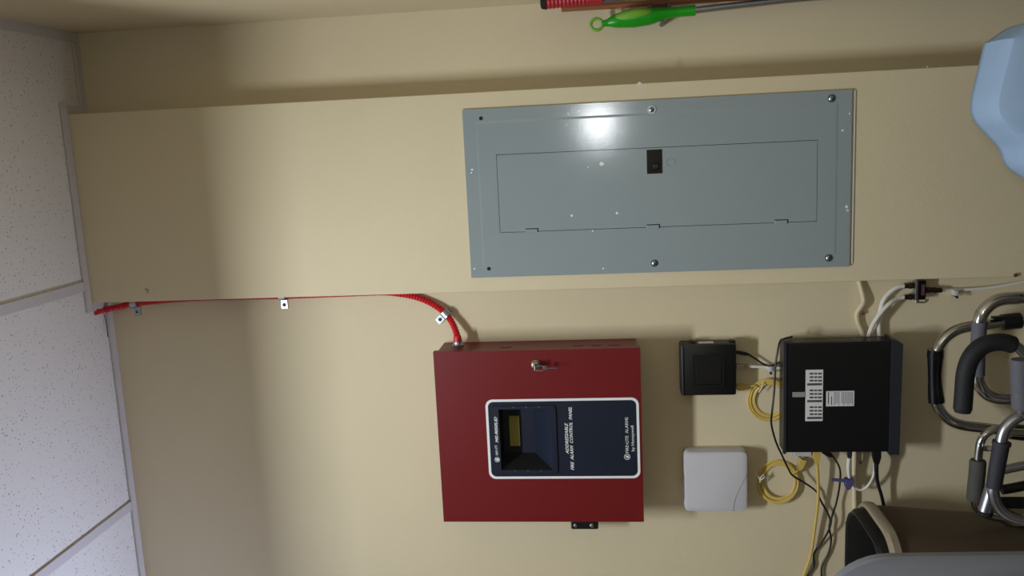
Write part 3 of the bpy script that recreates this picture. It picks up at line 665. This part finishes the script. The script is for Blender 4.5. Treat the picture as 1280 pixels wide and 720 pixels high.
# crutch with curved black foam handle
Y3 = 1.655
a1 = P(1330, 480, Y3-.02)
fp = [P(1203, 515, Y3), P(1204.5, 495, Y3), P(1206.5, 470, Y3), P(1210.5, 454, Y3), P(1218, 441, Y3), P(1229, 432, Y3), P(1242, 428.2, Y3), P(1255, 428, Y3), P(1268, 431.8, Y3)]
pts = [P(1203, 512, Y3), P(1206.5, 470, Y3), P(1210.5, 454, Y3), P(1218, 441, Y3), P(1229, 432, Y3), P(1242, 428.2, Y3), P(1255, 428, Y3), P(1268, 431.8, Y3), P(1277, 438.5, Y3), P(1285, 449, Y3), P(1296, 470, Y3), P(1320, 476, Y3-.01), Vector((a1.x, a1.y-.01, .4)), foot(a1, 0, -.02)]
t = thing('walking_cane', (pts[-1].x, pts[-1].y, 0), 'offset walking cane with a curved thick black foam handle', 'cane')
obj('shaft', tube(pts, .0095, 12, 8), M['silver'], t, True)
obj('foam_handle', tube(fp, lambda q: .0165 if .02 < q < .98 else .0145, 18, 8), M['foamblack'], t, True)
obj('rubber_tip', turned((pts[-1].x, pts[-1].y, 0), (pts[-1].x, pts[-1].y, .045), [(0, .017), (.3, .018), (1, .011)], 14), M['rubber'], t, True)
# light grey upright foam roll on its own frame
Y4 = 1.60
g0, g1 = P(1276, 449, Y4), P(1277, 511, Y4)
a1 = P(1340, 446, Y4-.02); b1 = P(1340, 514, Y4-.02)
pts = [g0.lerp(g1, .03), g0.lerp(g1, .5), g1, P(1284, 518, Y4), P(1296, 522, Y4), P(1315, 522, Y4), Vector((b1.x-.01, b1.y-.015, .35)), foot(b1, -.02, -.03)]
t = thing('crutch', (pts[-1].x, pts[-1].y, 0), 'crutch with a thick pale grey foam roll grip, cut off by the frame edge', 'crutch')
obj('shaft', tube(pts, .0100, 14, 8), M['silver'], t, True)
obj('foam_grip', tube([g0, g0.lerp(g1, .3), g0.lerp(g1, .7), g1], lambda q: .0168 if .03 < q < .97 else .0155, 16, 6), M['foamgrey'], t, True)
obj('rubber_tip', turned((pts[-1].x, pts[-1].y, 0), (pts[-1].x, pts[-1].y, .045), [(0, .016), (.3, .017), (1, .012)], 14), M['rubber'], t, True)
# silver walker with dark foam grip
Y5 = 1.64
a1 = P(1340, 512, Y5-.01); b1 = P(1340, 655, Y5-.01)
pts = [foot(a1, .02, -.03), Vector((a1.x+.01, a1.y-.015, .35)), P(1300, 514, Y5), P(1283, 517, Y5), P(1271, 522, Y5), P(1260, 531, Y5), P(1254, 542, Y5), P(1251, 556, Y5), P(1247, 580, Y5), P(1242.5, 605, Y5), P(1242, 617, Y5), P(1246, 630, Y5), P(1254, 640, Y5), P(1266, 646.5, Y5), P(1285, 651, Y5), P(1310, 653, Y5), Vector((b1.x-.01, b1.y-.015, .35)), foot(b1, -.02, -.03)]
gr = [P(1252, 553, Y5), P(1249.5, 567, Y5), P(1246.5, 583, Y5), P(1243, 605, Y5), P(1242.6, 609, Y5)]
w5 = frame('folded_walker', 'satin silver walker with a dark charcoal foam grip beside the brown bin', .0106, M['silver'], pts,
    [(gr, lambda q: .0146-.001*q, M['foamdark'], 'hand_grip')])
obj('grip_cuff', tube([P(1252.3, 552, Y5), P(1251.7, 556, Y5)], .0163, 16, 2), M['foamdark'], w5, True)
q0 = P(1252, 588, Y5+.02); q1 = P(1300, 578, Y5+.02)
obj('cross_brace', tube([q0, P(1265, 585, Y5+.02), q1], .0085, 12, 4), M['silver'], w5, True)
obj('cross_brace', tube([P(1252, 612, Y5+.03), P(1266, 610, Y5+.03), P(1300, 603, Y5+.03)], .0095, 12, 4), M['black'], w5, True)
obj('side_plate', box(P(1262, 640, Y5).x, P(1262, 625, Y5).x, Y5+.012, Y5+.018, P(1290, 600, Y5).z, P(1253, 600, Y5).z, .003), M['black'], w5)
# worn walker behind it
Y6 = 1.775
a1 = P(1340, 545, Y6-.01)
pts = [foot(a1, 0, 0), Vector((a1.x, a1.y, .35)), P(1280, 541, Y6), P(1250, 536.5, Y6), P(1238, 539, Y6), P(1230, 545, Y6), P(1225.5, 554, Y6), P(1223.5, 566, Y6), P(1222, 585, Y6), P(1219.5, 610, Y6), P(1218.5, 626, Y6), P(1222, 636, Y6), P(1232, 643, Y6), P(1250, 648, Y6), P(1290, 652, Y6)]
b1 = P(1340, 654, Y6); b1.x = -.70; pts += [Vector((b1.x, b1.y, .35)), foot(b1, 0, 0)]
gr = [P(1222.5, 575, Y6), P(1221.5, 590, Y6), P(1219.5, 610, Y6), P(1218.3, 625, Y6)]
w6 = frame('folded_walker', 'thin chrome walker with a worn grey foam grip just clear of the brown bin', .0080, M['chrome'], pts,
    [(gr, lambda q: .0158 if .02 < q < .98 else .0142, M['foamworn'], 'foam_grip')])
obj('pivot_bolt', join(turned(P(1224, 560, Y6), P(1224.5, 552, Y6-.002), [(0, .004), (.6, .004), (.62, .006), (1, .005)], 10), cyl(P(1226, 560.5, Y6), P(1240, 561, Y6), .0055, n=10), turned(P(1236, 560.5, Y6-.012), P(1237, 560.5, Y6-.02), [(0, .006), (1, .004)], 10)), M['silver'], w6, True)
q0 = P(1241, 608, Y5+.055); q1 = P(1231, 640, Y5+.055)
obj('end_tube', tube([q0, P(1236.5, 622, Y5+.055), q1], .0135, 14, 4), M['silver'], w6, True)
obj('tube_cap', tube([P(1231.8, 638.5, Y5+.055), P(1230.8, 643, Y5+.055)], .0145, 14, 2), M['rubber'], w6, True)

# ------------------------------------------------------------------ brown bin with black bag
bzt = 1.45-.54
cx, cy, hx, hy = -1.0565, 1.774, .2535, .144
def sq(ix, iy, z, r): return [Vector((cx+p[0], cy+p[1], z)) for p in rrect(-hx+ix, hx-ix, -hy+iy, hy-iy, max(r, .01), 8)]
t = thing('waste_bin', (cx, cy, 0), 'tall brown plastic bin with beige rim and black bag beside the recorder box', 'bin')
obj('body', loft([sq(.075, .05, 0, .06), sq(.07, .045, .01, .065), sq(.006, .006, bzt-.02, .09), sq(.006, .006, bzt-.012, .09)], (True, False)), M['brown'], t, True)
obj('rim', loft([sq(.005, .004, bzt-.022, .09), sq(0, 0, bzt-.020, .095), sq(-.001, -.001, bzt-.006, .095), sq(.003, .003, bzt, .092), sq(.010, .010, bzt+.001, .085), sq(.014, .014, bzt-.008, .08)], (False, False)), M['beige'], t, True)
bagr = [sq(.0125, .0125, bzt-.01, .082), sq(.013, .013, bzt+.004, .082), sq(.016, .010, bzt+.014, .08), sq(.024, .014, bzt+.021, .075), sq(.030, .020, bzt+.019, .07), sq(.05, .04, bzt-.05, .06), sq(.07, .05, bzt-.35, .05), sq(.10, .07, bzt-.45, .04)]
bag = obj('bin_bag', loft(bagr, (False, True)), M['bag'], t, True)
obj('bag_fold', tube(sq(.0245, .0145, bzt+.0215, .075), .0012, 6, 2, closed=True), M['bagedge'], bag, True)

# ------------------------------------------------------------------ grey moulded chair
YG = 1.30
t = thing('plastic_chair', (-.95, 1.05, 0), 'grey moulded plastic chair back with rounded top corner in front of the brown bin', 'chair')
zt = P(1045, 720, YG).z+.016
xe = -.657
outl = rrect(-1.12, xe, .62, zt+.014, .055, 8)
def backring(y, ins, curve):
    out = []
    for p in rrect(-1.12+ins, xe-ins, .62+ins, 1.45-.322-ins, .10, 10):
        k = (p[0]+.884)/.236; out.append(Vector((p[0]+(1.13-p[1])*(.02 if p[0] > -.88 else -.02), y+curve*(1-k*k), p[1])))
    return out
obj('backrest', loft([backring(YG+.010, .004, .02), backring(YG+.008, .0, .02), backring(YG-.004, 0, .02), backring(YG-.007, .003, .02)]), M['chairgrey'], t, True)
obj('seat', box(-1.11, -.66, .86, 1.30, .44, .465, .01), M['chairgrey'], t, True)
for sx in (-1.08, -.69):
    obj('back_post', tube([(sx, YG+.018, .75), (sx, YG+.01, .55), (sx, YG-.03, .45)], .011, 10), M['silver'], t, True)
    for yy in (.9, 1.26):
        obj('leg', tube([(sx, yy, .445), (sx*1.0, yy+(-.03 if yy < 1 else .05), 0.003)], .011, 10, smooth=False), M['silver'], t, True)

# ------------------------------------------------------------------ pale blue sheet
sil = [(-.20, 0.0), (-.18, .25), (-.150, .55), (-.118, .70), (-.104, .755), (-.079, .796), (-.046, .813), (-.023, .833), (.001, .853), (.027, .859), (.07, .852), (.120, .842), (.140, .811), (.149, .775), (.165, .6), (.185, .3), (.20, 0.0)]
sp = catmull([(a, 0, b_) for a, b_ in sil[:12]], 6)[:-1]+catmull([(a, 0, b_) for a, b_ in sil[11:13]], 5)[:-1]+catmull([(a, 0, b_) for a, b_ in sil[12:]], 5)
rows_ = []
prof = [(1.50, 0, 0), (1.485, .0, .000), (1.45, .0, -.001), (1.428, .002, -.002), (1.412, .008, -.007), (1.404, .012, -.022)]
n = len(sp)
V = []; Fc = []
for (yy, ins, dz) in prof:
    for i, p in enumerate(sp):
        f = i/(n-1)
        zfac = p.z/.859
        cxm = .02
        x_ = p.x+(cxm-p.x)*ins*3
        wob = .006*math.sin(i*.9+yy*30)*(1-zfac)
        V.append(Vector((x_+wob, yy-.05*(1-zfac)*(1 if yy < 1.45 else -.4), max(0, p.z+dz*zfac))))
for j in range(len(prof)-1):
    for i in range(n-1): Fc.append([j*n+i, j*n+i+1, (j+1)*n+i+1, (j+1)*n+i])
# hanging front: rows from the front edge down to the floor, with folds
last = (len(prof)-1)*n
base_pts = [V[last+i] for i in range(n)]
mid = n//2
prev = list(range(last, last+n))
for k in range(1, 13):
    q = k/12; cur = []
    for i, p in enumerate(base_pts):
        f = i/(n-1); tx = base_pts[0].x+(base_pts[-1].x-base_pts[0].x)*f
        x_ = p.x+(tx*.98-p.x)*(q**1.2); z_ = p.z*(1-q)
        env = min(1, q*5)*math.sin(math.pi*f)
        fold = env*(.020*abs(math.sin(f*12.5+q*2))+.022*abs(math.sin(f*6.3+1.1-q*2.5))**1.5-.012)
        y_ = p.y-.02*math.sin(min(1, q*2)*math.pi/2)*math.sin(math.pi*f)-fold
        V.append(Vector((x_, y_, max(0, z_)))); cur.append(len(V)-1)
    for i in range(n-1): Fc.append([prev[i], prev[i+1], cur[i+1], cur[i]])
    prev = cur
me = fromgeo(V, Fc)
o = tag(obj('draped_sheet', me, M['blue'], None, True), 'pale blue sheet draped over a low upright shape at the foot of the pilaster', 'sheet')
sol = o.modifiers.new('thick', 'SOLIDIFY'); sol.thickness = .003; sol.offset = -1

# ------------------------------------------------------------------ mop, broom and squeegee handles in the corner
YH = 1.90
t = thing('mop', P(1000, 2, YH), 'mop with bright green looped handle and grey tube hanging in the wall corner', 'mop')
hp = [P(752.5, 29.8, YH), P(760, 28.4, YH), P(768, 26.5, YH), P(780, 24.5, YH), P(795, 22.8, YH), P(810, 20.8, YH), P(824, 18.2, YH), P(838, 16, YH), P(853, 14.4, YH), P(869, 12.9, YH)]
def hr(q):
    ks = [(0, .0055), (.10, .0075), (.25, .0145), (.42, .0185), (.58, .0170), (.72, .0120), (.85, .0100), (1, .0112)]
    for (a, ra), (b_, rb) in zip(ks, ks[1:]):
        if q <= b_: return ra+(rb-ra)*(q-a)/(b_-a)
    return .011
grip = obj('grip', tube(hp, hr, 16, 6), M['green'], t, True)
lp = [P(755+p[0], 0+p[1], YH) for p in ()]
c = P(746, 30.5, YH)
obj('hanging_loop', tube([(c.x+.0115*math.cos(a), YH, c.z+.0125*math.sin(a)) for a in [k*math.pi/8 for k in range(16)]], .0034, 8, 2, closed=True), M['lime'], t, True)
ip = [P(762, 27, YH), P(774, 22.6, YH-.006), P(790, 18.4, YH-.011), P(806, 15.6, YH-.011), P(818, 14.8, YH-.005)]
obj('soft_inlay', tube(ip, lambda q: .0035+.0075*math.sin(math.pi*min(1, q*.9+.08)), 12, 6), M['lime'], t, True)
sh = [P(867, 13, YH), P(900, 9, YH), P(940, 4.5, YH), P(1000, -2, YH), P(1100, -10, YH)]
e = sh[-1]; sh += [Vector((e.x-.01, 1.80, .7)), Vector((e.x-.03, 1.70, .12))]
obj('tube_handle', tube(sh, .0072, 12, 6), M['silver'], t, True)
obj('mop_head', box(e.x-.10, e.x+.02, 1.66, 1.74, 0.0, .12, .02), M['bluegrey'], t, True)
YK = 1.93
t = thing('broom', P(880, 2, YK), 'plain wooden broom handle hanging beside the green mop handle', 'broom')
wp = [P(702, 11.2, YK), P(760, 7.5, YK), P(850, 1.5, YK), P(980, -6, YK)]
e = wp[-1]; wp += [Vector((e.x, e.y, .6)), Vector((e.x, e.y, .25))]
obj('handle', tube(wp, .0064, 12, 6), M['wood'], t, True)
obj('bristles', loft([[Vector((e.x+a*.10, e.y-.012+b_*.02, 0)) for a, b_ in ((-1, -1), (1, -1), (1, 1), (-1, 1))], [Vector((min(e.x+a*.03, XW-.003), min(1.94, e.y+b_*.012), .26)) for a, b_ in ((-1, -1), (1, -1), (1, 1), (-1, 1))]]) , M['wood'], t)
YS = 1.885
t = thing('squeegee', P(755, -2, YS), 'tool handle with red ribbed grip and black end cap beside the wooden broom handle', 'tool')
s0, s1 = P(681, 1.5, YS), P(753, -4.5, YS)
nn = 60
obj('grip', tube([s0.lerp(s1, k/nn) for k in range(nn+1)], lambda q: .0165-.003*q+.0009*math.sin(q*nn*math.pi/2) if q < .72 else .0148, 16, smooth=False), M['redgrip'], t, True)
obj('end_cap', turned(P(675.5, 2, YS), P(683, 1.4, YS), [(0, .011), (.15, .0150), (.9, .0174), (1, .0172)], 16), M['rubber'], t, True)
e = P(1000, -26, YS); e.x = XW-.015
obj('shaft', tube([s1, P(800, -9, YS), P(850, -14, YS), Vector((e.x, e.y, e.z)), Vector((e.x, e.y-.01, .10))], .0115, 12, 6), M['bluegrey'], t, True)
obj('blade', box(e.x-.18, e.x+.012, 1.865, 1.89, 0, .10, .004), M['rubber'], t)
# tool rack with prongs on the wall behind the handles
rz = P(822, 14, YM).z
t = thing('tool_rack', (.24, YM, rz), 'tool rack prongs gripping the green and wooden handles in the corner', 'rack')
obj('base_plate', box(.245, XW, YM-.008, YM, rz-.02, rz+.015, .002), M['peg'], t)
for qx, qy, yn in ((812, 8.8, YH), (828.5, 27.5, YH-.002), (836.5, 7.5, YH+.006)):
    a = P(qx, qy, YM); q = P(qx, qy, yn)
    obj('prong', tube([(q.x, YM-.002, q.z), (q.x, (YM+yn)/2, q.z), (q.x, yn, q.z)], .0048, 10, 3), M['peg'], t, True)
